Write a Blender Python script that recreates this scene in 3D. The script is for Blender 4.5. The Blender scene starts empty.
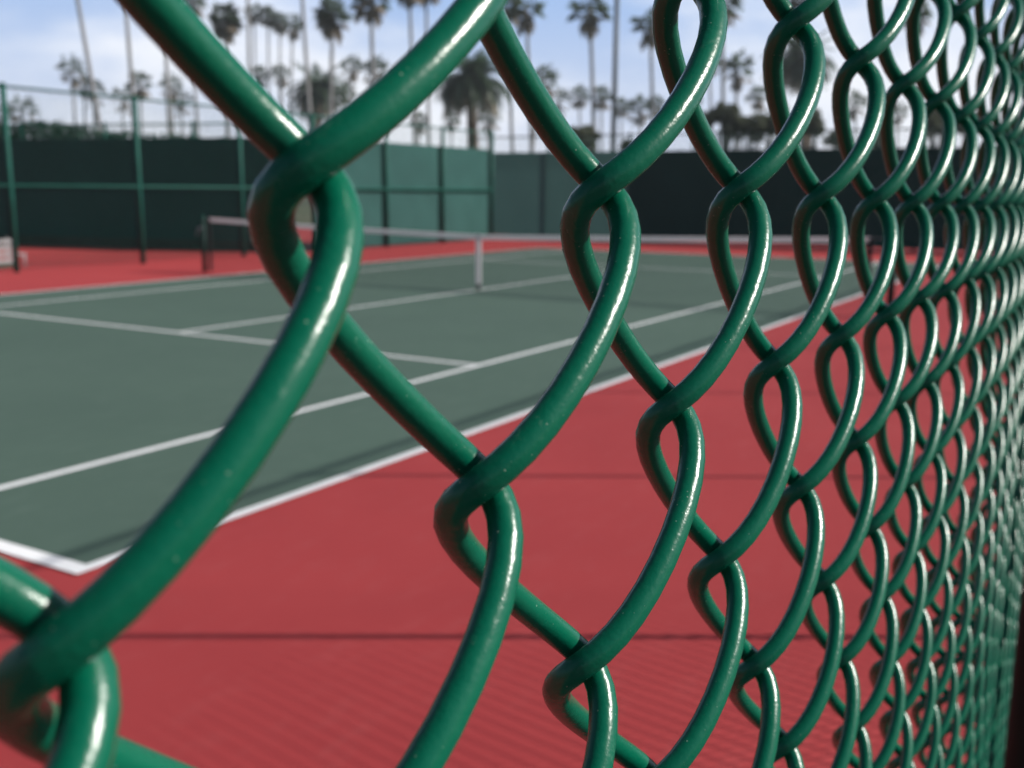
import bpy, bmesh, math, random
import numpy as np
from mathutils import Vector, Matrix

random.seed(7)
rng = np.random.default_rng(7)
scene = bpy.context.scene
COL = scene.collection
R_ = math.radians

# ------------------------------------------------------------------ camera
CAM = Vector((-2.7646, -3.86715, 1.65412))
CR = Vector((0.5113690, -0.8593166, 0.0087561))
CU = Vector((0.1530692, 0.1011064, 0.9830297))
CF = Vector((0.8456190, 0.5013506, -0.1832376))
FPX = 1043.149
cam_d = bpy.data.cameras.new('camera')
cam_d.sensor_width = 36.0
cam_d.lens = 36.0 * FPX / 1024.0
cam_d.clip_start = 0.01
cam_d.clip_end = 3000.0
cam_d.dof.use_dof = True
cam_d.dof.focus_distance = 0.172
cam_d.dof.aperture_fstop = 28.0
cam_d.dof.aperture_blades = 7
cam = bpy.data.objects.new('camera', cam_d)
COL.objects.link(cam)
M = Matrix.Identity(4)
for i in range(3):
    M[i][0] = CR[i]; M[i][1] = CU[i]; M[i][2] = -CF[i]; M[i][3] = CAM[i]
cam.matrix_world = M
scene.camera = cam


def at(x, y, depth):
    """the point of the place seen at a pixel, at a given depth along the view"""
    return CAM + depth * (CF + CR * ((x - 512) / FPX) + CU * ((384 - y) / FPX))


def ground_at(x, y):
    d = CF + CR * ((x - 512) / FPX) + CU * ((384 - y) / FPX)
    return CAM + d * (-CAM.z / d.z)


# ------------------------------------------------------------------ light
SUN_AZ = Vector((0.525, -0.851, 0.0)).normalized()
SUN_EL = R_(36.5)
to_sun = Vector((SUN_AZ.x * math.cos(SUN_EL), SUN_AZ.y * math.cos(SUN_EL), math.sin(SUN_EL)))
sun_d = bpy.data.lights.new('sun', 'SUN')
sun_d.energy = 5.0
sun_d.angle = R_(0.8)
sun_d.color = (1.0, 0.955, 0.89)
sun = bpy.data.objects.new('sun', sun_d)
COL.objects.link(sun)
sun.rotation_euler = to_sun.to_track_quat('Z', 'Y').to_euler()

world = bpy.data.worlds.new('World')
scene.world = world
world.use_nodes = True
wn = world.node_tree.nodes
wl = world.node_tree.links
bg = wn['Background']
bg.inputs['Strength'].default_value = 0.055
sky = wn.new('ShaderNodeTexSky')
sky.sky_type = 'NISHITA'
sky.sun_disc = False
sky.sun_elevation = SUN_EL
sky.sun_rotation = math.atan2(SUN_AZ.x, SUN_AZ.y)
sky.air_density = 1.0
sky.dust_density = 1.2
sky.ozone_density = 2.0
wtc = wn.new('ShaderNodeTexCoord')
sepw = wn.new('ShaderNodeSeparateXYZ')
wl.new(wtc.outputs['Generated'], sepw.inputs[0])
# thin high cloud: noise on the sky directions, stretched along the horizon
wmap = wn.new('ShaderNodeMapping')
wmap.inputs['Scale'].default_value = (1.0, 1.0, 2.6)
wmap.inputs['Location'].default_value = (7.3, 2.1, 0.2)
wl.new(wtc.outputs['Generated'], wmap.inputs[0])
wno = wn.new('ShaderNodeTexNoise')
wno.inputs['Scale'].default_value = 3.2
wno.inputs['Detail'].default_value = 7.0
wno.inputs['Roughness'].default_value = 0.52
wl.new(wmap.outputs[0], wno.inputs['Vector'])
wra = wn.new('ShaderNodeMapRange')
wra.inputs['From Min'].default_value = 0.38
wra.inputs['From Max'].default_value = 0.66
wra.interpolation_type = 'SMOOTHSTEP'
wl.new(wno.outputs['Fac'], wra.inputs['Value'])
# pale marine haze low over the horizon on the far side, clear blue overhead
wnr = wn.new('ShaderNodeVectorMath'); wnr.operation = 'NORMALIZE'
wl.new(wtc.outputs['Generated'], wnr.inputs[0])
wl.new(wnr.outputs[0], sepw.inputs[0])
wel = wn.new('ShaderNodeMapRange'); wel.interpolation_type = 'SMOOTHSTEP'
wel.inputs['From Min'].default_value = 0.55
wel.inputs['From Max'].default_value = 0.16
wl.new(sepw.outputs['Z'], wel.inputs['Value'])
wdt = wn.new('ShaderNodeVectorMath'); wdt.operation = 'DOT_PRODUCT'
wdt.inputs[1].default_value = (0.95, 0.10, 0.0)
wl.new(wnr.outputs[0], wdt.inputs[0])
waz = wn.new('ShaderNodeMapRange'); waz.interpolation_type = 'SMOOTHSTEP'
waz.inputs['From Min'].default_value = 0.22
waz.inputs['From Max'].default_value = 0.6
wl.new(wdt.outputs['Value'], waz.inputs['Value'])
wml = wn.new('ShaderNodeMath'); wml.operation = 'MULTIPLY'
wl.new(wel.outputs[0], wml.inputs[0]); wl.new(waz.outputs[0], wml.inputs[1])
wmh = wn.new('ShaderNodeMix'); wmh.data_type = 'RGBA'
wl.new(wml.outputs[0], wmh.inputs['Factor'])
wl.new(sky.outputs[0], wmh.inputs['A'])
whz = wn.new('ShaderNodeMix'); whz.data_type = 'RGBA'
whl = wn.new('ShaderNodeMapRange')
whl.inputs['From Min'].default_value = 0.02
whl.inputs['From Max'].default_value = 0.20
wl.new(sepw.outputs['Z'], whl.inputs['Value'])
wl.new(whl.outputs[0], whz.inputs['Factor'])
whz.inputs['A'].default_value = (12.36, 13.27, 15.64, 1.0)
whz.inputs['B'].default_value = (4.91, 8.18, 14.36, 1.0)
wl.new(whz.outputs['Result'], wmh.inputs['B'])
wmc = wn.new('ShaderNodeMath'); wmc.operation = 'MULTIPLY'
wl.new(wra.outputs[0], wmc.inputs[0]); wl.new(wml.outputs[0], wmc.inputs[1])
wmx = wn.new('ShaderNodeMix')
wmx.data_type = 'RGBA'
wl.new(wmc.outputs[0], wmx.inputs['Factor'])
wl.new(wmh.outputs['Result'], wmx.inputs['A'])
wmx.inputs['B'].default_value = (16.36, 16.91, 18.18, 1.0)
wl.new(wmx.outputs['Result'], bg.inputs['Color'])

scene.view_settings.view_transform = 'Standard'
scene.view_settings.look = 'None'
scene.view_settings.exposure = 0.17
scene.view_settings.gamma = 1.0
scene.cycles.max_bounces = 8
scene.cycles.use_denoising = True


# ------------------------------------------------------------------ materials
def mat(name, col, rough=0.6, spec=0.5, coat=0.0, coat_rough=0.1, var=0.0, scale=8.0, col2=None, bump=0.0,
        bump_scale=60.0, lo=0.35, hi=0.65, detail=5.0, trans=0.0, coord='Object'):
    m = bpy.data.materials.new(name)
    m.use_nodes = True
    nt = m.node_tree
    b = nt.nodes['Principled BSDF']
    b.inputs['Base Color'].default_value = (*col, 1)
    b.inputs['Roughness'].default_value = rough
    b.inputs['Specular IOR Level'].default_value = spec
    b.inputs['Coat Weight'].default_value = coat
    b.inputs['Coat Roughness'].default_value = coat_rough
    tc = nt.nodes.new('ShaderNodeTexCoord')
    if var or col2:
        no = nt.nodes.new('ShaderNodeTexNoise')
        no.inputs['Scale'].default_value = scale
        no.inputs['Detail'].default_value = detail
        nt.links.new(tc.outputs[coord], no.inputs['Vector'])
        mr = nt.nodes.new('ShaderNodeMapRange')
        mr.inputs['From Min'].default_value = lo
        mr.inputs['From Max'].default_value = hi
        nt.links.new(no.outputs['Fac'], mr.inputs['Value'])
        mx = nt.nodes.new('ShaderNodeMix')
        mx.data_type = 'RGBA'
        c2 = col2 if col2 else tuple(c * (1 - var) for c in col)
        mx.inputs['A'].default_value = (*c2, 1)
        mx.inputs['B'].default_value = (*col, 1)
        nt.links.new(mr.outputs[0], mx.inputs['Factor'])
        nt.links.new(mx.outputs['Result'], b.inputs['Base Color'])
        m['mix'] = mx.name
    if bump:
        n2 = nt.nodes.new('ShaderNodeTexNoise')
        n2.inputs['Scale'].default_value = bump_scale
        n2.inputs['Detail'].default_value = 4.0
        nt.links.new(tc.outputs[coord], n2.inputs['Vector'])
        bp = nt.nodes.new('ShaderNodeBump')
        bp.inputs['Strength'].default_value = bump
        bp.inputs['Distance'].default_value = 0.002
        nt.links.new(n2.outputs['Fac'], bp.inputs['Height'])
        nt.links.new(bp.outputs[0], b.inputs['Normal'])
    if trans:
        out = nt.nodes['Material Output']
        tr = nt.nodes.new('ShaderNodeBsdfTranslucent')
        tr.inputs['Color'].default_value = (*col, 1)
        ms = nt.nodes.new('ShaderNodeMixShader')
        ms.inputs['Fac'].default_value = trans
        nt.links.new(b.outputs[0], ms.inputs[1])
        nt.links.new(tr.outputs[0], ms.inputs[2])
        nt.links.new(ms.outputs[0], out.inputs['Surface'])
    return m


def vinyl_material():
    """green vinyl sleeve of the wire: glossy, slightly lumpy, with specks of dust and dull scuffs"""
    m = bpy.data.materials.new('green_vinyl')
    m.use_nodes = True
    nt = m.node_tree
    L = nt.links.new
    b = nt.nodes['Principled BSDF']
    tc = nt.nodes.new('ShaderNodeTexCoord')
    big = nt.nodes.new('ShaderNodeTexNoise')
    big.inputs['Scale'].default_value = 45.0
    big.inputs['Detail'].default_value = 4.0
    L(tc.outputs['Object'], big.inputs['Vector'])
    c1 = nt.nodes.new('ShaderNodeMix'); c1.data_type = 'RGBA'
    c1.inputs['A'].default_value = (0.0003, 0.092, 0.050, 1)
    c1.inputs['B'].default_value = (0.0006, 0.130, 0.070, 1)
    L(big.outputs['Fac'], c1.inputs['Factor'])
    # fine chalky haze
    fine = nt.nodes.new('ShaderNodeTexNoise')
    fine.inputs['Scale'].default_value = 2600.0
    fine.inputs['Detail'].default_value = 3.0
    L(tc.outputs['Object'], fine.inputs['Vector'])
    fr = nt.nodes.new('ShaderNodeMapRange')
    fr.inputs['From Min'].default_value = 0.52
    fr.inputs['From Max'].default_value = 0.85
    fr.inputs['To Max'].default_value = 0.05
    L(fine.outputs['Fac'], fr.inputs['Value'])
    c2 = nt.nodes.new('ShaderNodeMix'); c2.data_type = 'RGBA'
    c2.inputs['B'].default_value = (0.16, 0.34, 0.26, 1)
    L(fr.outputs[0], c2.inputs['Factor'])
    L(c1.outputs['Result'], c2.inputs['A'])
    # dust specks, clustered
    vo = nt.nodes.new('ShaderNodeTexVoronoi')
    vo.inputs['Scale'].default_value = 1250.0
    L(tc.outputs['Object'], vo.inputs['Vector'])
    vr = nt.nodes.new('ShaderNodeMapRange')
    vr.inputs['From Min'].default_value = 0.21
    vr.inputs['From Max'].default_value = 0.11
    L(vo.outputs['Distance'], vr.inputs['Value'])
    sp = nt.nodes.new('ShaderNodeSeparateColor')
    L(vo.outputs['Color'], sp.inputs[0])
    gate = nt.nodes.new('ShaderNodeMapRange')
    gate.inputs['From Min'].default_value = 0.84
    gate.inputs['From Max'].default_value = 1.0
    L(sp.outputs[0], gate.inputs['Value'])
    mu = nt.nodes.new('ShaderNodeMath'); mu.operation = 'MULTIPLY'
    clu = nt.nodes.new('ShaderNodeTexNoise')
    clu.inputs['Scale'].default_value = 90.0
    clu.inputs['Detail'].default_value = 3.0
    L(tc.outputs['Object'], clu.inputs['Vector'])
    clr = nt.nodes.new('ShaderNodeMapRange')
    clr.inputs['From Min'].default_value = 0.44
    clr.inputs['From Max'].default_value = 0.60
    L(clu.outputs['Fac'], clr.inputs['Value'])
    mu0 = nt.nodes.new('ShaderNodeMath'); mu0.operation = 'MULTIPLY'
    L(vr.outputs[0], mu0.inputs[0]); L(clr.outputs[0], mu0.inputs[1])
    L(mu0.outputs[0], mu.inputs[0]); L(gate.outputs[0], mu.inputs[1])
    c3 = nt.nodes.new('ShaderNodeMix'); c3.data_type = 'RGBA'
    c3.inputs['B'].default_value = (0.26, 0.36, 0.28, 1)
    L(mu.outputs[0], c3.inputs['Factor'])
    scn = nt.nodes.new('ShaderNodeTexNoise')
    scn.inputs['Scale'].default_value = 150.0
    scn.inputs['Detail'].default_value = 8.0
    scn.inputs['Roughness'].default_value = 0.75
    L(tc.outputs['Object'], scn.inputs['Vector'])
    scr = nt.nodes.new('ShaderNodeMapRange')
    scr.inputs['From Min'].default_value = 0.63
    scr.inputs['From Max'].default_value = 0.74
    scr.inputs['To Max'].default_value = 0.35
    L(scn.outputs['Fac'], scr.inputs['Value'])
    c4 = nt.nodes.new('ShaderNodeMix'); c4.data_type = 'RGBA'
    c4.inputs['B'].default_value = (0.17, 0.30, 0.23, 1)
    L(scr.outputs[0], c4.inputs['Factor'])
    L(c2.outputs['Result'], c4.inputs['A'])
    L(c4.outputs['Result'], c3.inputs['A'])
    L(c3.outputs['Result'], b.inputs['Base Color'])
    # roughness follows the scuffs
    rr = nt.nodes.new('ShaderNodeMapRange')
    rr.inputs['To Min'].default_value = 0.17
    rr.inputs['To Max'].default_value = 0.33
    L(big.outputs['Fac'], rr.inputs['Value'])
    ra = nt.nodes.new('ShaderNodeMath'); ra.operation = 'ADD'; ra.use_clamp = True
    L(rr.outputs[0], ra.inputs[0]); L(mu.outputs[0], ra.inputs[1])
    L(ra.outputs[0], b.inputs['Roughness'])
    b.inputs['Specular IOR Level'].default_value = 0.42
    # lumps
    lump = nt.nodes.new('ShaderNodeTexNoise')
    lump.inputs['Scale'].default_value = 700.0
    lump.inputs['Detail'].default_value = 5.0
    lump.inputs['Roughness'].default_value = 0.6
    L(tc.outputs['Object'], lump.inputs['Vector'])
    ad = nt.nodes.new('ShaderNodeMath'); ad.operation = 'MULTIPLY_ADD'
    ad.inputs[1].default_value = 0.8
    L(mu.outputs[0], ad.inputs[0]); L(lump.outputs['Fac'], ad.inputs[2])
    bp = nt.nodes.new('ShaderNodeBump')
    bp.inputs['Strength'].default_value = 0.2
    bp.inputs['Distance'].default_value = 0.0005
    L(ad.outputs[0], bp.inputs['Height'])
    L(bp.outputs[0], b.inputs['Normal'])
    return m


def court_material(name, col, col2, speck):
    """acrylic court paint: soft blotches, worn pale scuffs, sand grain"""
    m = bpy.data.materials.new(name)
    m.use_nodes = True
    nt = m.node_tree
    L = nt.links.new
    b = nt.nodes['Principled BSDF']
    b.inputs['Roughness'].default_value = 0.8
    b.inputs['Specular IOR Level'].default_value = 0.16
    tc = nt.nodes.new('ShaderNodeTexCoord')
    n1 = nt.nodes.new('ShaderNodeTexNoise')
    n1.inputs['Scale'].default_value = 0.55
    n1.inputs['Detail'].default_value = 8.0
    n1.inputs['Roughness'].default_value = 0.62
    L(tc.outputs['Object'], n1.inputs['Vector'])
    r1 = nt.nodes.new('ShaderNodeMapRange')
    r1.inputs['From Min'].default_value = 0.3
    r1.inputs['From Max'].default_value = 0.7
    L(n1.outputs['Fac'], r1.inputs['Value'])
    c1 = nt.nodes.new('ShaderNodeMix'); c1.data_type = 'RGBA'
    c1.inputs['A'].default_value = (*col2, 1)
    c1.inputs['B'].default_value = (*col, 1)
    L(r1.outputs[0], c1.inputs['Factor'])
    mp = nt.nodes.new('ShaderNodeMapping')
    mp.inputs['Scale'].default_value = (1.0, 3.2, 1.0)
    mp.inputs['Rotation'].default_value = (0, 0, 0.6)
    L(tc.outputs['Object'], mp.inputs[0])
    n2 = nt.nodes.new('ShaderNodeTexNoise')
    n2.inputs['Scale'].default_value = 3.1
    n2.inputs['Detail'].default_value = 9.0
    n2.inputs['Roughness'].default_value = 0.7
    L(mp.outputs[0], n2.inputs['Vector'])
    r2 = nt.nodes.new('ShaderNodeMapRange')
    r2.inputs['From Min'].default_value = 0.52
    r2.inputs['From Max'].default_value = 0.78
    r2.inputs['To Max'].default_value = 0.5
    L(n2.outputs['Fac'], r2.inputs['Value'])
    c2 = nt.nodes.new('ShaderNodeMix'); c2.data_type = 'RGBA'
    c2.inputs['B'].default_value = (*speck, 1)
    L(c1.outputs['Result'], c2.inputs['A'])
    L(r2.outputs[0], c2.inputs['Factor'])
    L(c2.outputs['Result'], b.inputs['Base Color'])
    n3 = nt.nodes.new('ShaderNodeTexNoise')
    n3.inputs['Scale'].default_value = 220.0
    n3.inputs['Detail'].default_value = 3.0
    L(tc.outputs['Object'], n3.inputs['Vector'])
    bp = nt.nodes.new('ShaderNodeBump')
    bp.inputs['Strength'].default_value = 0.35
    bp.inputs['Distance'].default_value = 0.002
    L(n3.outputs['Fac'], bp.inputs['Height'])
    L(bp.outputs[0], b.inputs['Normal'])
    return m


VINYL = vinyl_material()
RED = court_material('red_court_paint', (0.405, 0.052, 0.054), (0.355, 0.043, 0.046), (0.43, 0.085, 0.085))
GREEN = court_material('green_court_paint', (0.076, 0.122, 0.097), (0.066, 0.108, 0.086), (0.115, 0.165, 0.14))
WHITE = mat('white_line_paint', (0.88, 0.88, 0.89), 0.6, 0.4, var=0.12, scale=9.0, lo=0.25, hi=0.5, detail=9.0)
SOIL = mat('dry_ground', (0.10, 0.095, 0.06), 0.9, 0.2, col2=(0.05, 0.07, 0.03), scale=0.08)
PAVING = mat('asphalt_walk', (0.050, 0.050, 0.052), 0.85, 0.3, var=0.2, scale=1.5, bump=0.3)
POST = mat('green_painted_steel', (0.007, 0.095, 0.072), 0.65, 0.25, var=0.25, scale=6.0)
POST_DARK = mat('dark_green_steel', (0.003, 0.024, 0.019), 0.65, 0.25, var=0.2, scale=6.0)
SCREEN = mat('green_windscreen', (0.040, 0.120, 0.112), 0.85, 0.2, var=0.12, scale=1.2, bump=0.2, bump_scale=40)
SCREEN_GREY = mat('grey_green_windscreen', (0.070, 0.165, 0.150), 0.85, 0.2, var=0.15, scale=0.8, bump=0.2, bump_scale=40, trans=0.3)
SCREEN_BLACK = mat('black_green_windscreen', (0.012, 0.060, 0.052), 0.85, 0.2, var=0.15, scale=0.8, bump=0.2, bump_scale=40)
SCREEN_DARK = mat('dark_green_windscreen', (0.012, 0.060, 0.060), 0.85, 0.2, var=0.15, scale=0.9, bump=0.2, bump_scale=40)
NETTING = mat('black_netting', (0.012, 0.013, 0.014), 0.7, 0.3)
BAND = mat('white_canvas', (0.82, 0.80, 0.82), 0.8, 0.2, var=0.08, scale=9.0, trans=0.55)
BENCH_WHITE = mat('white_slats', (0.42, 0.43, 0.44), 0.5, 0.4, var=0.1, scale=5.0)
STEEL = mat('galvanised_steel', (0.35, 0.37, 0.38), 0.45, 0.5)
BARK = mat('palm_bark', (0.29, 0.285, 0.29), 0.9, 0.2, col2=(0.20, 0.19, 0.195), scale=3.0)
BARK_BROWN = mat('date_palm_bark', (0.20, 0.115, 0.070), 0.9, 0.2, col2=(0.10, 0.055, 0.035), scale=2.5)
LEAF = mat('palm_leaf', (0.100, 0.145, 0.080), 0.55, 0.4, col2=(0.070, 0.110, 0.060), scale=0.9, trans=0.5)
LEAF_DRY = mat('dry_palm_leaf', (0.32, 0.27, 0.21), 0.8, 0.2, col2=(0.20, 0.165, 0.13), scale=1.1, trans=0.15)
LEAF_DATE = mat('date_palm_leaf', (0.060, 0.105, 0.055), 0.5, 0.4, col2=(0.040, 0.070, 0.040), scale=0.8, trans=0.5)
LEAF_TREE = mat('tree_leaf', (0.110, 0.125, 0.080), 0.6, 0.3, col2=(0.070, 0.085, 0.056), scale=0.6, trans=0.5)
LEAF_HEDGE = mat('hedge_leaf', (0.025, 0.080, 0.050), 0.55, 0.4, col2=(0.015, 0.045, 0.032), scale=1.5, trans=0.2)
LAMP = mat('lamp_housing', (0.10, 0.11, 0.11), 0.4, 0.5)
POLE = mat('dark_pole_paint', (0.050, 0.062, 0.066), 0.5, 0.4)


# ------------------------------------------------------------------ mesh helpers
def link(name, me, m, parent=None):
    o = bpy.data.objects.new(name, me)
    COL.objects.link(o)
    if m is not None:
        me.materials.clear()
        me.materials.append(m)
    if parent is not None:
        o.parent = parent
    return o


def empty(name, loc=(0, 0, 0)):
    o = bpy.data.objects.new(name, None)
    o.empty_display_size = 0.2
    COL.objects.link(o)
    o.location = loc
    return o


def tag(o, label, cat, group=None):
    o['label'] = label
    o['category'] = cat
    if group:
        o['group'] = group
    return o


class MB:
    def __init__(s):
        s.v = []; s.f = []

    def box(s, x0, x1, y0, y1, z0, z1, xf=None):
        b = len(s.v)
        P = [(x0, y0, z0), (x1, y0, z0), (x1, y1, z0), (x0, y1, z0), (x0, y0, z1), (x1, y0, z1), (x1, y1, z1), (x0, y1, z1)]
        if xf:
            P = [xf(p) for p in P]
        s.v += P
        s.f += [(b, b + 3, b + 2, b + 1), (b + 4, b + 5, b + 6, b + 7), (b, b + 1, b + 5, b + 4), (b + 1, b + 2, b + 6, b + 5), (b + 2, b + 3, b + 7, b + 6), (b + 3, b, b + 4, b + 7)]

    def quad(s, *P):
        b = len(s.v); s.v += [tuple(p) for p in P]; s.f.append(tuple(range(b, b + len(P))))

    def tube(s, pts, rad, n=8, cap=True):
        pts = [Vector(p) for p in pts]
        if not hasattr(rad, '__len__'):
            rad = [rad] * len(pts)
        b = len(s.v)
        ref = None
        for i, p in enumerate(pts):
            t = (pts[min(i + 1, len(pts) - 1)] - pts[max(i - 1, 0)]).normalized()
            if ref is None:
                ref = t.orthogonal().normalized()
            ref = (ref - t * ref.dot(t)).normalized()
            bi = t.cross(ref)
            for k in range(n):
                a = 2 * math.pi * k / n
                s.v.append(tuple(p + rad[i] * (math.cos(a) * ref + math.sin(a) * bi)))
        for i in range(len(pts) - 1):
            for k in range(n):
                k2 = (k + 1) % n
                s.f.append((b + i * n + k, b + i * n + k2, b + (i + 1) * n + k2, b + (i + 1) * n + k))
        if cap:
            s.f.append(tuple(b + k for k in reversed(range(n))))
            s.f.append(tuple(b + (len(pts) - 1) * n + k for k in range(n)))

    def mesh(s, name, smooth=False):
        me = bpy.data.meshes.new(name)
        me.from_pydata(s.v, [], s.f)
        if smooth:
            me.polygons.foreach_set('use_smooth', [True] * len(me.polygons))
        me.update()
        return me

    def build(s, name, m, parent=None, smooth=False):
        return link(name, s.mesh(name, smooth), m, parent)


def grid_mesh(name, V, F, smooth=True):
    """V (n,3) array, F (m,4) array -> mesh, fast"""
    me = bpy.data.meshes.new(name)
    me.vertices.add(len(V))
    me.vertices.foreach_set('co', np.ascontiguousarray(V, dtype=np.float32).ravel())
    me.loops.add(F.size)
    me.loops.foreach_set('vertex_index', F.astype(np.int32).ravel())
    me.polygons.add(len(F))
    me.polygons.foreach_set('loop_start', np.arange(0, F.size, F.shape[1], dtype=np.int32))
    me.polygons.foreach_set('loop_total', np.full(len(F), F.shape[1], dtype=np.int32))
    me.polygons.foreach_set('use_smooth', np.full(len(F), smooth, dtype=bool))
    me.update(calc_edges=True)
    me.validate()
    return me


# ------------------------------------------------------------------ ground, court, lines
def structure(name, mb, m):
    o = mb.build(name, m)
    o['kind'] = 'structure'
    return o


g = MB(); g.box(-380, 380, -380, 380, -0.40, -0.06); structure('ground', g, SOIL)
g = MB(); g.box(-60, 60, -30, -3.87, -0.12, -0.012); structure('walkway', g, PAVING)
g = MB(); g.box(-9.5, 33.0, -3.87, 32.0, -0.12, 0.0); structure('court_surround', g, RED)
g = MB(); g.quad((-0.02, -0.05, 0.004), (23.77, -0.05, 0.004), (23.77, 10.97, 0.004), (-0.02, 10.97, 0.004)); structure('court_surface', g, GREEN)
ln = MB()


def line(x0, x1, y0, y1, z=0.008):
    ln.quad((x0, y0, z), (x1, y0, z), (x1, y1, z), (x0, y1, z))


line(-0.045, 0.05, -0.085, 10.988); line(23.68, 23.77, 0, 10.97)                 # baselines
for y0 in (-0.085, 10.92):
    line(0.05, 23.68, y0, y0 + 0.068)                                   # doubles sidelines
for y0 in (1.37, 9.55):
    line(0.05, 23.68, y0, y0 + 0.062)                                   # singles sidelines
for x0 in (5.46, 18.26):
    line(x0, x0 + 0.062, 1.432, 9.55)                                    # service lines
line(5.522, 18.26, 5.455, 5.517)                                          # centre service line
line(0.05, 0.19, 5.46, 5.51); line(23.58, 23.68, 5.46, 5.51)           # centre marks
structure('court_lines', ln, WHITE)

# ------------------------------------------------------------------ the chain link mesh
AL, DN, U0, V0, HC = 0.00386550, -0.06981257, 0.07728591, -0.00028409, 0.03635708
TILT, SH = 0.00033333, -0.00093173
A1, A3, B1, B3, E2, N0 = 0.01835885, -0.00040520, 0.00691675, 0.00007542, 0.00250538, 0.00214957
A2, B2, C2, A4 = -0.00049784, -0.00034222, -0.00021438, 0.00133238
WC = 0.0315
DIRU = np.array([math.cos(AL), math.sin(AL), 0.0])
DIRN = np.array([math.sin(AL), -math.cos(AL), 0.0])
ORG = np.array(CAM) + DN * DIRN
FENCE_H = 3.5
# small bends of the mesh where wires hook into each other (the mesh is not perfectly even)
BENDS = {(0, 0): (-0.00041, 0.00119), (2, 0): (0.00074, 0.00073), (1, 1): (-0.0002, -0.00018), (3, 1): (0.00106, -0.00036),
         (2, 2): (-0.00061, 0.00013), (4, 0): (0.00077, 0.00162), (5, 1): (0.0002, -0.00074), (6, 0): (0.00031, 0.00104),
         (-1, 1): (0.00178, 0.00034), (4, 2): (0.00055, -0.0016), (6, 2): (-0.00123, -0.00067), (5, 3): (-0.00093, -0.0006),
         (8, 0): (0.00117, 0.00045), (5, -1): (-0.00011, 0.00135), (7, -1): (-0.00045, 0.00064), (3, -1): (0.00035, -0.00014),
         (1, -1): (3e-05, -0.00041), (9, 1): (0.00115, -0.00057), (7, 1): (0.00111, -0.00102)}


def knot_offset(k):
    if k in BENDS:
        return BENDS[k]
    r = random.Random(k[0] * 7919 + k[1] * 104729)
    return (r.gauss(0, 0.0006), r.gauss(0, 0.0006))


def belly(u):
    """how far the stretched mesh leans in towards the court, by distance along the fence"""
    u = np.asarray(u, dtype=float)
    a = 0.055 * np.clip(u - 0.6, 0, 0.29) ** 2
    q = np.clip(u - 0.89, 0, 0.9)
    return a + 0.0319 * (q - q * q / 1.8)


def wire_paths(cs, seg, bends):
    """centre lines of the wires cs; each wire is a flattened spiral hooked into its neighbours"""
    cs = np.array(cs)
    top = FENCE_H - 0.03 - CAM.z
    bot = 0.04 - CAM.z
    nh = int((top - bot) / HC)
    t = np.linspace(0, nh, nh * seg + 1)
    th0 = np.ceil((V0 - TILT * (cs + .5) - top) / HC)
    TH = th0[:, None] + t[None, :]
    par = ((cs + 1) % 2)[:, None]
    ph = np.pi * (TH - par)
    cu = A1 * np.cos(ph) + A3 * np.cos(3 * ph)
    nn = B1 * np.sin(ph) + B3 * np.sin(3 * ph) + B2 * np.cos(2 * ph) + N0
    # the slant of the columns is a local unevenness near the camera; it fades away from there
    sh = SH * np.clip(TH, -6, 8)
    u = U0 + WC * (cs[:, None] + .5) + cu + A2 * np.sin(2 * ph) + A4 * np.sin(ph) + sh
    v = V0 - HC * TH - TILT * (cs[:, None] + .5 + cu / WC) + E2 * np.sin(2 * ph) + C2 * np.sin(ph)
    if bends:
        for i, c in enumerate(cs):
            j = np.arange(int(th0[i]), int(th0[i]) + nh + 2)
            O = np.array([knot_offset((int(c) + 1, int(q)) if (int(c) + 1 + int(q)) % 2 == 0 else (int(c), int(q))) for q in j])
            k = np.minimum(np.floor(t + 1e-9).astype(int), nh)
            w = .5 - .5 * np.cos(np.pi * (t - k))
            o = O[k] * (1 - w)[:, None] + O[k + 1] * w[:, None]
            u[i] += o[:, 0]; v[i] += o[:, 1]
    # tied to the straight top rail, loose further down
    nn = nn - belly(u) * np.clip((FENCE_H - 0.1 - CAM.z - v) / 0.9, 0, 1)
    return (ORG[None, None] + u[..., None] * DIRU + nn[..., None] * DIRN + v[..., None] * np.array([0, 0, 1.]))


def tubes(P, rad, sides):
    W, N, _ = P.shape
    T = np.gradient(P, axis=1)
    T /= np.linalg.norm(T, axis=2, keepdims=True)
    A = np.cross(T, DIRN[None, None]); A /= np.linalg.norm(A, axis=2, keepdims=True)
    B = np.cross(T, A)
    a = 2 * np.pi * np.arange(sides) / sides
    V = P[:, :, None] + rad * (np.cos(a)[None, None, :, None] * A[:, :, None] + np.sin(a)[None, None, :, None] * B[:, :, None])
    idx = np.arange(W * N * sides).reshape(W, N, sides)
    nx = np.roll(idx, -1, axis=2)
    F = np.stack([idx[:, :-1], nx[:, :-1], nx[:, 1:], idx[:, 1:]], -1).reshape(-1, 4)
    return V.reshape(-1, 3), F


WIRE_R = 0.00226
cs_near = list(range(-24, 40)); cs_mid = list(range(40, 150)); cs_far = list(range(150, 985))
Vs, Fs, off = [], [], 0
for cs, seg, sides, bends in ((cs_near, 14, 14, True), (cs_mid, 7, 6, True), (cs_far, 3, 3, False)):
    V, F = tubes(wire_paths(cs, seg, bends), WIRE_R, sides)
    Vs.append(V); Fs.append(F + off); off += len(V)
V = np.concatenate(Vs) - ORG * np.array([1, 1, 0]); F = np.concatenate(Fs)


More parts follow.
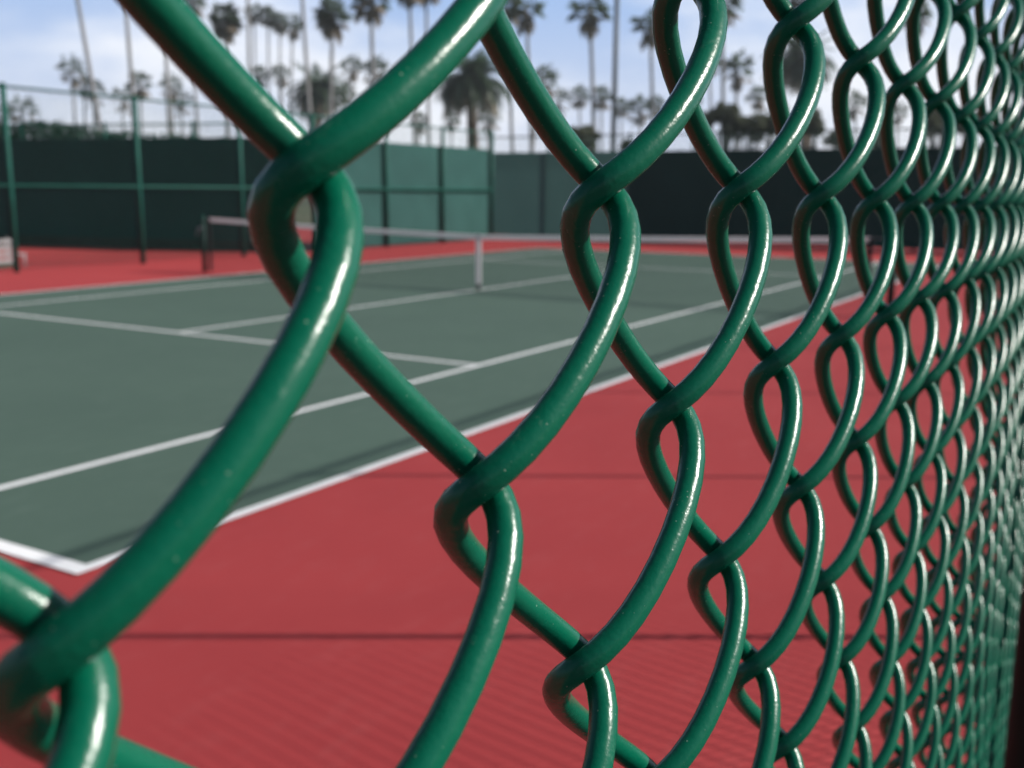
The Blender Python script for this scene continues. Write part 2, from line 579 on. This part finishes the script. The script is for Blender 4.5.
def post_part(name, x, y, h, r, parent, m, cap=True):
    mb = MB(); mb.tube([(x, y, -0.02), (x, y, h)], r, 20)
    o = mb.build(name, m, parent, True)
    if cap:
        c = MB()
        c.tube([(x, y, h - 0.03), (x, y, h + 0.012), (x, y, h + 0.035), (x, y, h + 0.046)], [r * 1.08, r * 1.08, r * 0.75, r * 0.2], 16)
        c.build('cap', m, o, True)
    return o


fence = empty('chain_link_fence', (ORG[0], ORG[1], 0.0))
tag(fence, 'glossy green vinyl-coated chain link fence close up in front of the tennis court', 'fence')
link('wire_mesh', grid_mesh('wire_mesh', V, F), VINYL, fence)


def fl(u, n):  # fence coordinates -> local xy of the fence
    p = u * DIRU + n * DIRN
    return p[0], p[1]


for u in (-4.2, 1.095, 4.30, 6.93, 9.98, 13.03, 16.08, 19.13, 22.18, 25.23, 28.28, 31.1):
    x, y = fl(u, 0.0405)
    post_part('post', x, y, FENCE_H, 0.0300 if u < 3 else 0.0170, fence, POST_DARK)
mb = MB()
US = [-4.2, 0.6, 1.03, 1.6, 2.2, 2.6, 3.2, 3.8, 4.5, 12.0, 31.1]
mb.tube([(*fl(u, 0.0325), FENCE_H - 0.035) for u in US], 0.0165, 16)
mb.build('top_rail', POST_DARK, fence, True)
mb = MB()
mb.tube([(*fl(u, 0.014 - float(belly(u))), 0.05) for u in US], 0.0025, 6)
mb.build('tension_wire', POST_DARK, fence, True)


# ------------------------------------------------------------------ the other fences
def flat_mesh_fence(name, parent, p0, p1, h, z0=0.05, off=0.03):
    """coarse chain link of a far fence: crossing slanted wires in one mesh part"""
    p0 = Vector((*p0, 0)); p1 = Vector((*p1, 0))
    d = (p1 - p0); Ln = d.length; d.normalize()
    n = Vector((d.y, -d.x, 0))
    pitch = 0.072
    mb = MB()
    k = int(Ln / pitch)
    for s in (1, -1):
        i = -int(h / pitch)
        while i < k + int(h / pitch):
            a = i * pitch
            # line u = a + s*z clipped to [0,Ln]
            zA, zB = z0, h
            uA, uB = a + s * (zA - z0), a + s * (zB - z0)
            lo, hi = (uA, uB) if uA < uB else (uB, uA)
            i += 1
            if hi <= 0 or lo >= Ln:
                continue
            def clip(u):
                uu = min(max(u, 0), Ln)
                return uu, zA + (uu - a) * s
            ua, za = clip(uA); ub, zb = clip(uB)
            if abs(ua - ub) < 0.02:
                continue
            o = n * (off + 0.002 * s)
            A = p0 + d * ua + o; A.z = za
            B = p0 + d * ub + o; B.z = zb
            mb.tube([A, B], 0.0019, 3, False)
    return mb.build('wire_mesh', VINYL_FAR, parent)


VINYL_FAR = mat('green_wire', (0.01, 0.11, 0.075), 0.5, 0.4, var=0.1)

side = empty('chain_link_fence', (9.6, 14.65, 0))
tag(side, 'tall green fence along the court, open mesh at left then pale green windscreen', 'fence')
SX = [6.6, 9.7, 12.71, 15.71, 18.3, 21.37, 24.19, 27.05]
for x in SX:
    post_part('post', x - 9.6, 0, 3.5, 0.055 if x < 17 else 0.06, side, POST)
for z, nm in ((3.47, 'top_rail'), (1.64, 'middle_rail')):
    mb = MB(); mb.tube([(6.55 - 9.6, 0.0, z), (27.05 - 9.6, 0.0, z)], 0.034 if nm == 'middle_rail' else 0.026, 10)
    mb.build(nm, POST, side, True)
flat_mesh_fence('m', side, (6.55 - 9.6, 0), (27.05 - 9.6, 0), 3.46, off=-0.06)


def screen(parent, p0, p1, z0, z1, m, off=0.0, bay=3.05, name='windscreen', wob=0.03):
    """a laced windscreen: cloth that bellies slightly between the posts and sags between its ties"""
    p0 = Vector((*p0, 0)); p1 = Vector((*p1, 0)); d = p1 - p0; Ln = d.length; d.normalize(); n = Vector((d.y, -d.x, 0))
    nu = max(8, int(Ln / 0.22)); nz = 10
    rs = random.Random(int(Ln * 100))
    ph = [rs.uniform(0, 6.28) for _ in range(4)]
    V, F = [], []
    for i in range(nu + 1):
        u = Ln * i / nu
        for j in range(nz + 1):
            w = j / nz
            z = z0 + (z1 - z0) * w
            if j == nz:
                z -= 0.018 * abs(math.sin(u * math.pi / 0.61))
            b = wob * (math.sin(u * 2.1 + ph[0]) * math.sin(w * 3.1 + ph[1]) + 0.4 * math.sin(u * 5.3 + w * 4 + ph[2])) * 0.5
            p = p0 + d * u + n * (off + b)
            V.append((p.x, p.y, z))
    for i in range(nu):
        for j in range(nz):
            a = i * (nz + 1) + j
            F.append((a, a + nz + 1, a + nz + 2, a + 1))
    me = bpy.data.meshes.new(name)
    me.from_pydata(V, [], F)
    me.polygons.foreach_set('use_smooth', [True] * len(me.polygons))
    o = link(name, me, m, parent)
    return o


# sunlit panels of the side fence, hung on its far side so that the posts stand in front
for a, b in ((18.3, 21.37), (21.37, 24.19), (24.19, 27.0)):
    screen(side, (a - 9.6 - 0.02, 0.085), (b - 9.6 + 0.02, 0.085), 0.06, 2.95, SCREEN, wob=0.015)

end = empty('chain_link_fence', (29.5, 17.0, 0))
tag(end, 'tall fence behind the far baseline covered with grey-green windscreen', 'fence')
for k in range(0, 8):
    y = -k * 3.05 - 0.02
    post_part('post', 0.12, y, 3.5, 0.05, end, POST_DARK)
mb = MB(); mb.tube([(0.12, -0.1, 3.47), (0.12, -21.4, 3.47)], 0.026, 10); mb.build('top_rail', POST_DARK, end, True)
flat_mesh_fence('m', end, (0.12, -0.1), (0.12, -21.3), 3.46, z0=2.6, off=-0.07)
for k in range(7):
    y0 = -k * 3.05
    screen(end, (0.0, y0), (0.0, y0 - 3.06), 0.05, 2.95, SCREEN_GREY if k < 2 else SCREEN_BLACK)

div = empty('chain_link_fence', (17.6, 15.0, 0))
tag(div, 'fence with dark green windscreen closing the neighbouring court behind the open side fence', 'fence')
DV = Vector((15.0 - 17.6, 25.6 - 15.0, 0)); DL = DV.length; DD = DV.normalized()
for k in range(5):
    p = DD * (k * DL / 4 if k else 0.02)
    post_part('post', p.x + 0.11, p.y, 3.3, 0.045, div, POST)
mb = MB(); a = DD * 0.0; b = DD * DL
mb.tube([(a.x + .11, a.y, 3.27), (b.x + .11, b.y, 3.27)], 0.026, 10); mb.build('top_rail', POST, div, True)
flat_mesh_fence('m', div, (a.x + .11, a.y), (b.x + .11, b.y), 3.26, z0=2.6, off=-0.06)
for k in range(4):
    a = DD * (DL * k / 4); b = DD * (DL * (k + 1) / 4 + 0.01)
    screen(div, (a.x, a.y), (b.x, b.y), 0.22, 2.92, SCREEN_DARK)
    skirt = MB()
    ang = math.atan2(DD.y, DD.x)
    def xf(p, o=a, ang=ang):
        return (o.x + p[0] * math.cos(ang) - p[1] * math.sin(ang), o.y + p[0] * math.sin(ang) + p[1] * math.cos(ang), p[2])
    skirt.box(0, DL / 4 - 0.04, -0.05, 0.05, -0.01, 0.27, xf)
    skirt.build('kickboard', mat('weathered_kickboard', (0.045, 0.040, 0.040), 0.8, 0.2, var=0.4, scale=2.0), div)

# ------------------------------------------------------------------ leaves for hedges and broad trees
def leaf_cloud(name, centers, radii, n, size, seed, squash=0.8):
    r = np.random.default_rng(seed)
    V, F = [], []
    b = 0
    tot = sum(x ** 2 for x in radii)
    for c, rad in zip(centers, radii):
        m = int(n * rad ** 2 / tot)
        d = r.normal(size=(m, 3)); d /= np.linalg.norm(d, axis=1)[:, None]
        rr = rad * r.uniform(0.35, 1.0, m) ** 0.6
        p = np.array(c) + d * rr[:, None] * np.array([1, 1, squash])
        for q in p:
            t = r.normal(size=3); t /= np.linalg.norm(t)
            s = np.cross(t, r.normal(size=3)); s /= np.linalg.norm(s)
            L = size * r.uniform(0.6, 1.3)
            V += [q - t * L * .5, q + s * L * .32, q + t * L * .5, q - s * L * .32]
            F.append((b, b + 1, b + 2, b + 3)); b += 4
    me = bpy.data.meshes.new(name)
    me.from_pydata([tuple(v) for v in V], [], F)
    me.update()
    return me


# ------------------------------------------------------------------ palms
def fan_crown(seed, spread=1.0, n=44, low=-0.25, dead=0.7, fr=1.0):
    """crown of a fan palm: stalks ending in pleated fans of separate fingers (living) and a hanging skirt (dead)"""
    r = random.Random(seed)
    green, dry = MB(), MB()

    def fan(mb, az, el, reach, rad, droop):
        d = Vector((math.cos(az) * math.cos(el), math.sin(az) * math.cos(el), math.sin(el)))
        tip = d * reach; tip.z -= droop * reach
        side = Vector((-math.sin(az), math.cos(az), 0))
        w = 0.022
        mid = d * reach * 0.55; mid.z -= droop * reach * 0.25
        mb.quad(side * -w, side * w, mid + side * w, mid - side * w)
        mb.quad(mid - side * w, mid + side * w, tip + side * w, tip - side * w)
        ax = (tip - mid).normalized()
        nf = 11
        for k in range(nf):
            a = (k / (nf - 1) - 0.5) * math.radians(210)
            dd = (ax * math.cos(a) + side * math.sin(a)).normalized()
            q = tip + dd * rad * r.uniform(0.8, 1.05) * (1 - 0.25 * abs(a) / 1.8)
            q.z -= rad * r.uniform(0.12, 0.4)
            perp = dd.cross(Vector((0, 0, 1)));
            if perp.length < 1e-3:
                perp = side.copy()
            perp.normalize()
            m_ = tip + (q - tip) * 0.55 + Vector((0, 0, 0.05 * rad))
            ww = rad * 0.15
            mb.quad(tip, m_ + perp * ww, q, m_ - perp * ww)

    for i in range(n):
        az = r.uniform(0, 6.283)
        el = math.asin(r.uniform(low, 1.0)) * 0.95
        fan(green, az, el, r.uniform(0.75, 1.2) * spread, r.uniform(0.75, 1.0) * fr, r.uniform(0.0, 0.35) * math.cos(el))
    for i in range(int(n * dead)):
        az = r.uniform(0, 6.283)
        el = -r.uniform(0.25, 1.35)
        fan(dry, az, el, r.uniform(0.6, 1.15) * spread, r.uniform(0.55, 0.85), r.uniform(0.0, 0.3))
    return green.mesh('fan_leaves'), dry.mesh('dead_leaves')


def date_crown(seed, n=84, L=3.6):
    """crown of a feather palm: arching fronds carrying rows of leaflets"""
    r = random.Random(seed)
    green, dry = MB(), MB()
    for i in range(n):
        az = r.uniform(0, 6.283)
        el = math.asin(r.uniform(-0.35, 0.98))
        mb = dry if el < -0.12 else green
        ln_ = L * r.uniform(0.8, 1.08)
        side = Vector((-math.sin(az), math.cos(az), 0))
        p = Vector((0, 0, 0)); pts = [p.copy()]
        e = el
        ns = 9
        for s in range(ns):
            p = p + Vector((math.cos(az) * math.cos(e), math.sin(az) * math.cos(e), math.sin(e))) * (ln_ / ns)
            pts.append(p.copy())
            e -= r.uniform(0.09, 0.16) * (0.5 + math.cos(el))
            e = max(e, -1.45)
        for s in range(1, ns + 1):
            a, b = pts[s - 1], pts[s]
            t = (b - a).normalized()
            mb.quad(a - side * 0.03, a + side * 0.03, b + side * 0.02, b - side * 0.02)
            up = side.cross(t)
            lw = 0.72 * math.sin(math.pi * min(1, 0.18 + 0.8 * s / ns)) + 0.1
            for q in range(3):
                c = a + (b - a) * (q / 3)
                for sg in (-1, 1):
                    tipv = c + side * sg * lw + t * 0.28 - up * -0.08 + Vector((0, 0, -0.12 * r.random()))
                    wv = t * 0.065
                    mb.quad(c - wv, c + wv, tipv + wv * 0.3, tipv - wv * 0.3)
    return green.mesh('fronds'), dry.mesh('dead_fronds')


FANS = [fan_crown(11), fan_crown(23, 1.12, 36), fan_crown(37, 0.96, 56), fan_crown(51, 1.15, 36),
        fan_crown(61, 1.4, 44, 0.0, 0.45, 0.95), fan_crown(73, 1.5, 38, 0.05, 0.5, 0.92), fan_crown(87, 1.3, 48, -0.1, 0.5, 0.95)]
DATES = [date_crown(5), date_crown(9, 100, 3.7)]
PALM_GROUP = 'palm trees standing beyond the court fences'


def palm(kind, x, y, r, bx, label, var=0, dist=None):
    """crown seen at (x, y) with a radius of r pixels; the foot stands at bx on the horizon side"""
    R0 = 2.05 if kind == 'fan' else 3.9
    D = dist or R0 * FPX / r
    c = at(x, y, D)
    foot = at(bx, 192, D)
    root = empty('palm_tree', (foot.x, foot.y, -0.06))
    tag(root, label, 'palm tree', PALM_GROUP)
    s = r * D / FPX / R0 * ((1.34 if y < 55 else 1.25) if kind == 'fan' else 1.45)
    top = Vector((c.x - foot.x, c.y - foot.y, c.z + 0.06))
    ns = 14
    pts, rad = [], []
    b0, t0 = ((0.30, 0.20) if kind == 'fan' else (0.64, 0.56))
    rr = random.Random(int(x * 13 + y))
    bend = rr.uniform(-0.25, 0.25)
    for i in range(ns + 1):
        w = i / ns
        p = Vector((top.x * w ** 1.15, top.y * w ** 1.15, top.z * w))
        p += Vector((1, 0.4, 0)) * bend * math.sin(w * math.pi)
        pts.append(p)
        k = b0 + (t0 - b0) * min(1, w * 1.6) + (0.22 * (1 - w * 14) if w < 1 / 14 else 0)
        if kind != 'fan' and w > 0.85:
            k *= 1.35
        rad.append(k * (1 + 0.05 * (i % 2)))
    mb = MB(); mb.tube(pts, rad, 9)
    mb.build('trunk', BARK if kind == 'fan' else BARK_BROWN, root, True)
    if kind == 'fan' and y > 55:      # the low ones are young, open umbrella crowns
        var = 4 + (var + int(x)) % 3
    gm, dm = (FANS if kind == 'fan' else DATES)[var]
    cr = link('crown', gm, LEAF if kind == 'fan' else LEAF_DATE, root)
    cr.location = top; cr.scale = (s, s, s); cr.rotation_euler = (0, 0, rr.uniform(0, 6.28))
    sk = link('skirt', dm, LEAF_DRY, root)
    sk.location = top - Vector((0, 0, 0.15)); sk.scale = (s, s, s * (1.1 if kind == 'fan' else 1)); sk.rotation_euler = (0, 0, rr.uniform(0, 6.28))
    return root


F_ = 'fan'
PALMS = [
    (F_, 68, -55, 20, 111, 'tall fan palm with leaning bare trunk crossing the cloud at the upper left', 0),
    (F_, 121, -48, 19, 139, 'tall fan palm whose slim straight trunk meets the dark wire at upper left', 1),
    (F_, 163, -34, 17, 173, 'tall fan palm trunk half hidden under the thick upper left wire', 2),
    (F_, 191, -1, 14, 201, 'fan palm with its crown cut by the top edge above the thick left wire', 1),
    (F_, 225, 17, 18, 229, 'tall fan palm with dense round dark crown beside the left wire', 2),
    (F_, 247, -28, 16, 252, 'fan palm trunk rising out of the top just right of the dense round crown', 0),
    (F_, 254, 12, 10, 257, 'small-headed fan palm, first of four small crowns stepping down to the right', 1),
    (F_, 268, 14, 10, 269, 'small-headed fan palm, second of four small crowns stepping down to the right', 0),
    (F_, 280, 21, 10, 280, 'small-headed fan palm, third of four small crowns stepping down to the right', 2),
    (F_, 293, 24, 11, 288, 'small-headed fan palm with drooping leaves, lowest of four stepping crowns', 3),
    (F_, 300, -38, 18, 315, 'fan palm with bare leaning trunk between the drooping small crown and the full-headed palm', 2),
    (F_, 333, 13, 19, 330, 'tall fan palm with large full crown above the brown feather palm', 2),
    (F_, 371, -4, 20, 376, 'tall fan palm with its crown at the top edge right of the large full crown', 1),
    (F_, 409, -15, 17, 417, 'slim fan palm trunk entering from the top beside the bright wire', 0),
    (F_, 426, -14, 15, 430, 'second slim fan palm trunk partly covered by the bright diagonal wire', 1),
    (F_, 526, 8, 17, 533, 'tall fan palm with wide flat crown right of the two crossing wires at top', 3),
    (F_, 506, 6, 15, 514, 'tall fan palm whose crown peeks out just right of the wire crossing at top', 1),
    (F_, 590, 8, 19, 596, 'tall fan palm with shaggy crown just left of the dark lamp pole', 3),
    (F_, 650, 22, 17, 655, 'fan palm with ragged drooping crown right of the dark lamp pole', 3),
    (F_, 722, 4, 19, 724, 'tall fan palm seen through the loop of wire at the top middle', 1),
    (F_, 800, -8, 17, 802, 'fan palm crown at the top edge behind the crossing wires right of centre', 0),
    (F_, 917, 12, 16, 918, 'tall fan palm framed in a narrow wire opening at the upper right', 2),
    (F_, 72, 69, 12, 79, 'low fan palm with umbrella crown left of the leaning trunk', 1),
    (F_, 84, 84, 10, 86, 'low fan palm with brownish crown below the umbrella crown, left of the leaning trunk', 3),
    (F_, 94, 90, 10, 95, 'low fan palm whose crown overlaps the foot of the leaning trunk', 0),
    (F_, 140, 83, 12, 143, 'low fan palm with arching crown behind the tall left fence post', 3),
    (F_, 123, 97, 10, 124, 'small low fan palm just left of the tall left fence post', 1),
    (F_, 172, 86, 11, 174, 'low fan palm right of the tall left fence post', 0),
    (F_, 182, 100, 10, 183, 'small fan palm tucked under the thick wire right of the tall fence post', 2),
    (F_, 260, 75, 10, 262, 'low fan palm below the first two small stepping crowns', 3),
    (F_, 281, 74, 10, 284, 'low fan palm left of the brown feather palm', 1),
    (F_, 352, 66, 11, 354, 'low fan palm with upright tuft right of the brown feather palm', 2),
    (F_, 375, 69, 13, 377, 'low fan palm with flat spreading crown touching the bright wire', 3),
    (F_, 346, 92, 10, 348, 'small fan palm beneath the upright tuft, right of the brown trunk', 1),
    (F_, 419, 121, 10, 420, 'small fan palm just above the pale windscreen left of the dark feather palm', 3),
    (F_, 451, 120, 9, 452, 'small fan palm under the left fronds of the dark feather palm', 1),
    (F_, 489, 118, 12, 490, 'small drooping fan palm right of the dark feather palm trunk', 3),
    (F_, 543, 80, 15, 526, 'fan palm with drooping fronds emerging from behind the dark middle wire', 3),
    (F_, 559, 99, 10, 560, 'small fan palm below the drooping fronds right of the dark middle wire', 0),
    (F_, 579, 95, 10, 582, 'small fan palm in the low row, second left of the lamp pole', 2),
    (F_, 601, 96, 11, 602, 'small fan palm in the low row touching the left of the lamp pole', 1),
    (F_, 621, 106, 9, 622, 'small fan palm in the low row touching the right of the lamp pole', 2),
    (F_, 640, 108, 13, 641, 'fan palm with brown skirted crown in the low row right of the lamp pole', 2),
    (F_, 657, 105, 10, 658, 'small fan palm in the low row just left of the middle bright wire', 0),
    (F_, 736, 68, 16, 737, 'medium fan palm with full crown between two wires above the dark trees', 2),
    (F_, 709, 60, 13, 714, 'fan palm with dark trunk just right of the middle bright wire', 1),
    (F_, 692, 102, 10, 693, 'small fan palm behind the thin part of the middle bright wire', 1),
    (F_, 758, 96, 11, 759, 'small fan palm left of the oval wire loop above the dark trees', 3),
    (F_, 778, 112, 10, 779, 'small fan palm seen through the lower part of the oval wire loop', 0),
    (F_, 855, 103, 12, 856, 'medium fan palm framed inside the wire loop at upper right', 0),
    (F_, 897, 112, 10, 898, 'small fan palm framed in the next narrower wire loop at upper right', 3),
    (F_, 22, 110, 13, 23, 'blurred brownish fan palm right of the leftmost fence post', 3),
    (F_, 3, 115, 13, 4, 'blurred brownish fan palm at the left edge behind the leftmost fence post', 1),
    ('date', 318, 90, 30, 319, 'feather palm with thick brown trunk in the gap between the two thick wires', 0),
    ('date', 471, 80, 37, 475, 'large dark feather palm above the corner of the pale windscreen', 1),
    ('date', 802, 60, 32, 806, 'large dark feather palm behind the wire loops right of centre', 1),
]
for kind, x, y, r, bx, lab, var in PALMS:
    palm(kind, x, y, r, bx, lab, var)


# ------------------------------------------------------------------ broad trees and hedge
def broad_tree(x, y, r, label, seed, D=75.0, squash=0.85):
    c = at(x, y, D)
    rad = r * D / FPX
    root = empty('broadleaf_tree', (c.x, c.y, -0.06))
    tag(root, label, 'tree', 'bushy trees beyond the end fence')
    rs = random.Random(seed)
    cz = c.z + 0.06
    cen, rr = [], []
    for i in range(11):
        a = rs.uniform(0, 6.28); q = rs.uniform(0.2, 0.75) * rad
        cen.append((q * math.cos(a), q * math.sin(a), cz + rs.uniform(-0.55, 0.5) * rad)); rr.append(rad * rs.uniform(0.28, 0.5))
    link('crown', leaf_cloud('crown', cen, rr, 2600, 0.17 * rad, seed, squash), LEAF_TREE, root)
    mb = MB()
    mb.tube([(0, 0, 0), (0.1, 0, cz * 0.4), (0, 0.1, cz)], [0.28, 0.2, 0.08], 8)
    for i in range(5):
        e = Vector(cen[i])
        mb.tube([(0.06, 0.03, cz * 0.45), tuple(e * 0.6 + Vector((0, 0, cz * 0.3)) * 0.5), tuple(e)], [0.12, 0.08, 0.03], 6)
    mb.build('trunk', BARK, root, True)
    return root


TREES = [
    (585, 138, 19, 'grey-green bushy tree above the end windscreen left of the lamp pole', 1),
    (566, 141, 12, 'small bushy tree just left of the grey-green bushy tree by the lamp pole', 2),
    (628, 146, 9, 'low shrubby tree peeping over the windscreen right of the lamp pole', 3),
    (700, 124, 17, 'dark bushy tree just right of the middle bright wire', 4),
    (727, 118, 19, 'dark bushy tree under the medium fan palm with the full crown', 5),
    (750, 128, 21, 'broad dark tree in the middle of the clump over the end windscreen', 6),
    (772, 124, 15, 'dark tree partly behind the oval wire loop', 7),
    (812, 122, 19, 'dark bushy tree below the feather palm right of centre', 8),
    (838, 136, 14, 'low dark tree right of the tree below the feather palm', 9),
    (876, 140, 12, 'low dark tree above the windscreen among the narrow wire loops', 10),
    (935, 122, 20, 'dark tree filling the narrow wire openings at the upper right', 11),
    (970, 118, 20, 'dark tree behind the crowded wires nearest the right edge', 12),
]
for x, y, r, lab, sd in TREES:
    broad_tree(x, y, r, lab, sd)

# hedge climbing over the dark windscreen
hd = empty('hedge', (17.9, 15.0, 0))
tag(hd, 'dark green hedge showing over the top of the dark windscreen at the left', 'hedge')
cen, rr = [], []
rs = random.Random(3)
for k in range(40):
    w = 0.18 + 0.82 * k / 39
    p = DD * (DL * w)
    hgt = 2.72 + 0.36 * math.exp(-((w - 0.72) / 0.2) ** 2) + rs.uniform(-0.08, 0.1)
    cen.append((p.x + 0.25, p.y, hgt)); rr.append(rs.uniform(0.28, 0.4))
    cen.append((p.x + 0.3, p.y, hgt * 0.55)); rr.append(0.45)
link('foliage', leaf_cloud('foliage', cen, rr, 9000, 0.14, 5, 0.8), LEAF_HEDGE, hd)
mb = MB()
for k in range(9):
    p = DD * (DL * (0.2 + 0.78 * k / 8))
    mb.tube([(p.x + .3, p.y, -.06), (p.x + .33, p.y + .05, 1.3), (p.x + .28, p.y, 2.6)], [0.05, 0.04, 0.015], 6)
mb.build('stems', BARK, hd, True)
# upright plant behind the hedge
c = at(58, 124, 38.0)
pl = empty('shrub', (c.x, c.y, -0.06)); tag(pl, 'dark spiky shrub rising above the hedge beside the leftmost fence post', 'shrub')
mb = MB(); rs = random.Random(21)
for i in range(60):
    az = rs.uniform(0, 6.28); e = rs.uniform(0.4, 1.5); L_ = rs.uniform(0.4, 0.75)
    d = Vector((math.cos(az) * math.cos(e), math.sin(az) * math.cos(e), math.sin(e)))
    s_ = Vector((-math.sin(az), math.cos(az), 0)) * 0.035
    b = Vector((0, 0, c.z - 0.35))
    mb.quad(b - s_, b + s_, b + d * L_)
mb.build('leaves', LEAF_HEDGE, pl)
mb = MB(); mb.tube([(0, 0, 0), (0.03, 0, c.z - .3)], [0.09, 0.06], 8); mb.build('stem', BARK, pl, True)

# ------------------------------------------------------------------ lamp pole
D = 46.0
c = at(612, 192, D); top = at(612, -22, D)
pole = empty('lamp_pole', (c.x, c.y, -0.06))
tag(pole, 'straight dark court lamp pole rising between the low palms left of the ragged crown', 'lamp pole')
mb = MB(); mb.tube([(0, 0, 0), (0, 0, top.z * 0.5), (0, 0, top.z)], [0.13, 0.115, 0.10], 14); mb.build('shaft', POLE, pole, True)
mb = MB(); mb.tube([(0, 0, 0.0), (0, 0, 0.06), (0, 0, 0.07)], [0.24, 0.24, 0.15], 14); mb.build('base_plate', POLE, pole, True)
mb = MB(); mb.tube([(-0.75, 0.9, top.z - .1), (0.75, -0.9, top.z - .1)], 0.04, 8); mb.build('cross_arm', POLE, pole, True)
for s in (-1, 1):
    mb = MB(); mb.box(-0.32 + s * 0.7, 0.22 + s * 0.7, -0.22 - s * 0.84, 0.22 - s * 0.84, top.z - .05, top.z + .16); mb.build('lamp_head', LAMP, pole)

# ------------------------------------------------------------------ the net
NX = 11.885
net = empty('tennis_net', (NX, 5.485, 0))
tag(net, 'tennis net with white headband and centre strap across the green court', 'tennis net')
Y0, Y1 = -1.09, 11.884                                                     # post centres


def net_top(y):
    w = abs(y - 5.485) / (6.4)
    return 0.914 + (1.07 - 0.914) * (0.72 * w + 0.28 * w * w)


mb = MB()
ya, yb = Y0 + 0.31, Y1 - 0.17
ny = int((yb - ya) / 0.046)
for i in range(ny + 1):
    y = ya + (yb - ya) * i / ny
    mb.box(-0.0016, 0.0016, y - 5.485 - 0.0016, y - 5.485 + 0.0016, 0.035, net_top(y) - 0.03)
for j in range(20):
    zz = [0.04 + (net_top(ya + (yb - ya) * k / 16) - 0.08) * j / 19 for k in range(17)]
    mb.tube([(0, ya + (yb - ya) * k / 16 - 5.485, zz[k]) for k in range(17)], 0.0018, 4, False)
mb.build('netting', NETTING, net)
mb = MB()
N = 40
for i in range(N):
    a, b = ya + (yb - ya) * i / N, ya + (yb - ya) * (i + 1) / N
    za, zb = net_top(a), net_top(b)
    q0, q1 = a - 5.485, b - 5.485
    for x in (-0.006, 0.006):
        P = [(x, q0, za - 0.075), (x, q1, zb - 0.075), (x, q1, zb), (x, q0, za)]
        mb.quad(*(P if x > 0 else P[::-1]))
    mb.quad((-0.006, q0, za), (0.006, q0, za), (0.006, q1, zb), (-0.006, q1, zb))
    mb.quad((-0.006, q0, za - .075), (-0.006, q1, zb - .075), (0.006, q1, zb - .075), (0.006, q0, za - .075))
mb.build('headband', BAND, net)
mb = MB(); mb.box(-0.012, 0.012, -0.045, 0.045, 0.10, 0.922)
mb.build('center_strap', BAND, net)
mb = MB(); mb.box(-0.010, 0.010, -0.03, 0.03, 0.0, 0.10); mb.build('strap_anchor', NETTING, net)
for y in (ya, yb):
    mb = MB(); mb.box(-0.016, 0.016, y - 5.485 - 0.03, y - 5.485 + 0.03, 0.03, net_top(y) - 0.02); mb.build('side_band', NETTING, net)
for y, sg in ((Y0, 1), (Y1, -1)):
    mb = MB(); mb.tube([(0, y - 5.485, -0.02), (0, y - 5.485, 1.07)], 0.048, 18)
    pst = mb.build('post', POST_DARK, net, True)
    mb = MB(); mb.tube([(0, y - 5.485, 1.065), (0, y - 5.485, 1.085), (0, y - 5.485, 1.10)], [0.055, 0.055, 0.03], 16)
    mb.build('cap', POST, pst, True)
    mb = MB(); mb.tube([(0, y - 5.485, 1.03), (0, y - 5.485 + sg * 0.34, net_top(y) - 0.01)], 0.004, 6)
    mb.build('cable', STEEL, net, True)
mb = MB(); mb.tube([(-0.05, Y1 - 5.485, 0.86), (-0.12, Y1 - 5.485, 0.86)], 0.02, 10)
mb.tube([(-0.12, Y1 - 5.485, 0.86), (-0.12, Y1 - 5.485 + 0.05, 0.72)], 0.010, 8)
mb.build('crank', STEEL, net, True)

# ------------------------------------------------------------------ white bench by the left fence post
p = ground_at(6, 269)
bench = empty('bench', (p.x, p.y, 0))
tag(bench, 'white slatted bench standing behind the leftmost fence post', 'bench')
for k in range(4):
    mb = MB(); z = 0.12 + k * 0.13
    mb.box(-1.75, 0.20, 0.0, 0.025, z, z + 0.075); mb.build('back_slat', BENCH_WHITE, bench)
for k in range(3):
    mb = MB(); mb.box(-1.75, 0.52, 0.06 + k * 0.13, 0.175 + k * 0.13, 0.26, 0.285); mb.build('seat_slat', BENCH_WHITE, bench)
mb = MB(); mb.box(-1.75, 0.24, 0.028, 0.052, 0.03, 0.10); mb.build('rail', POST, bench)
for x in (-1.6, -0.7, 0.46):
    for y in (0.05, 0.42):
        mb = MB(); mb.tube([(x, y, 0.0), (x, y, 0.255)], 0.022, 8); mb.build('leg', STEEL, bench, True)
for x in (-1.5, -0.7, 0.1):
    mb = MB(); mb.box(x - .02, x + .02, 0.026, 0.05, 0.20, 0.62); mb.build('back_brace', STEEL, bench)

# ------------------------------------------------------------------ thin marine haze
hz = MB(); hz.box(-420, 420, -420, 420, -1.5, 46.0)
hm = bpy.data.materials.new('marine_haze'); hm.use_nodes = True
hn = hm.node_tree.nodes; hn.clear()
ho = hn.new('ShaderNodeOutputMaterial'); hv = hn.new('ShaderNodeVolumePrincipled')
hv.inputs['Color'].default_value = (0.82, 0.90, 0.95, 1)
hv.inputs['Density'].default_value = 0.00048
hm.node_tree.links.new(hv.outputs[0], ho.inputs['Volume'])
haze = hz.build('haze', hm)
haze['kind'] = 'stuff'

scene.render.resolution_x = 1024
scene.render.resolution_y = 768
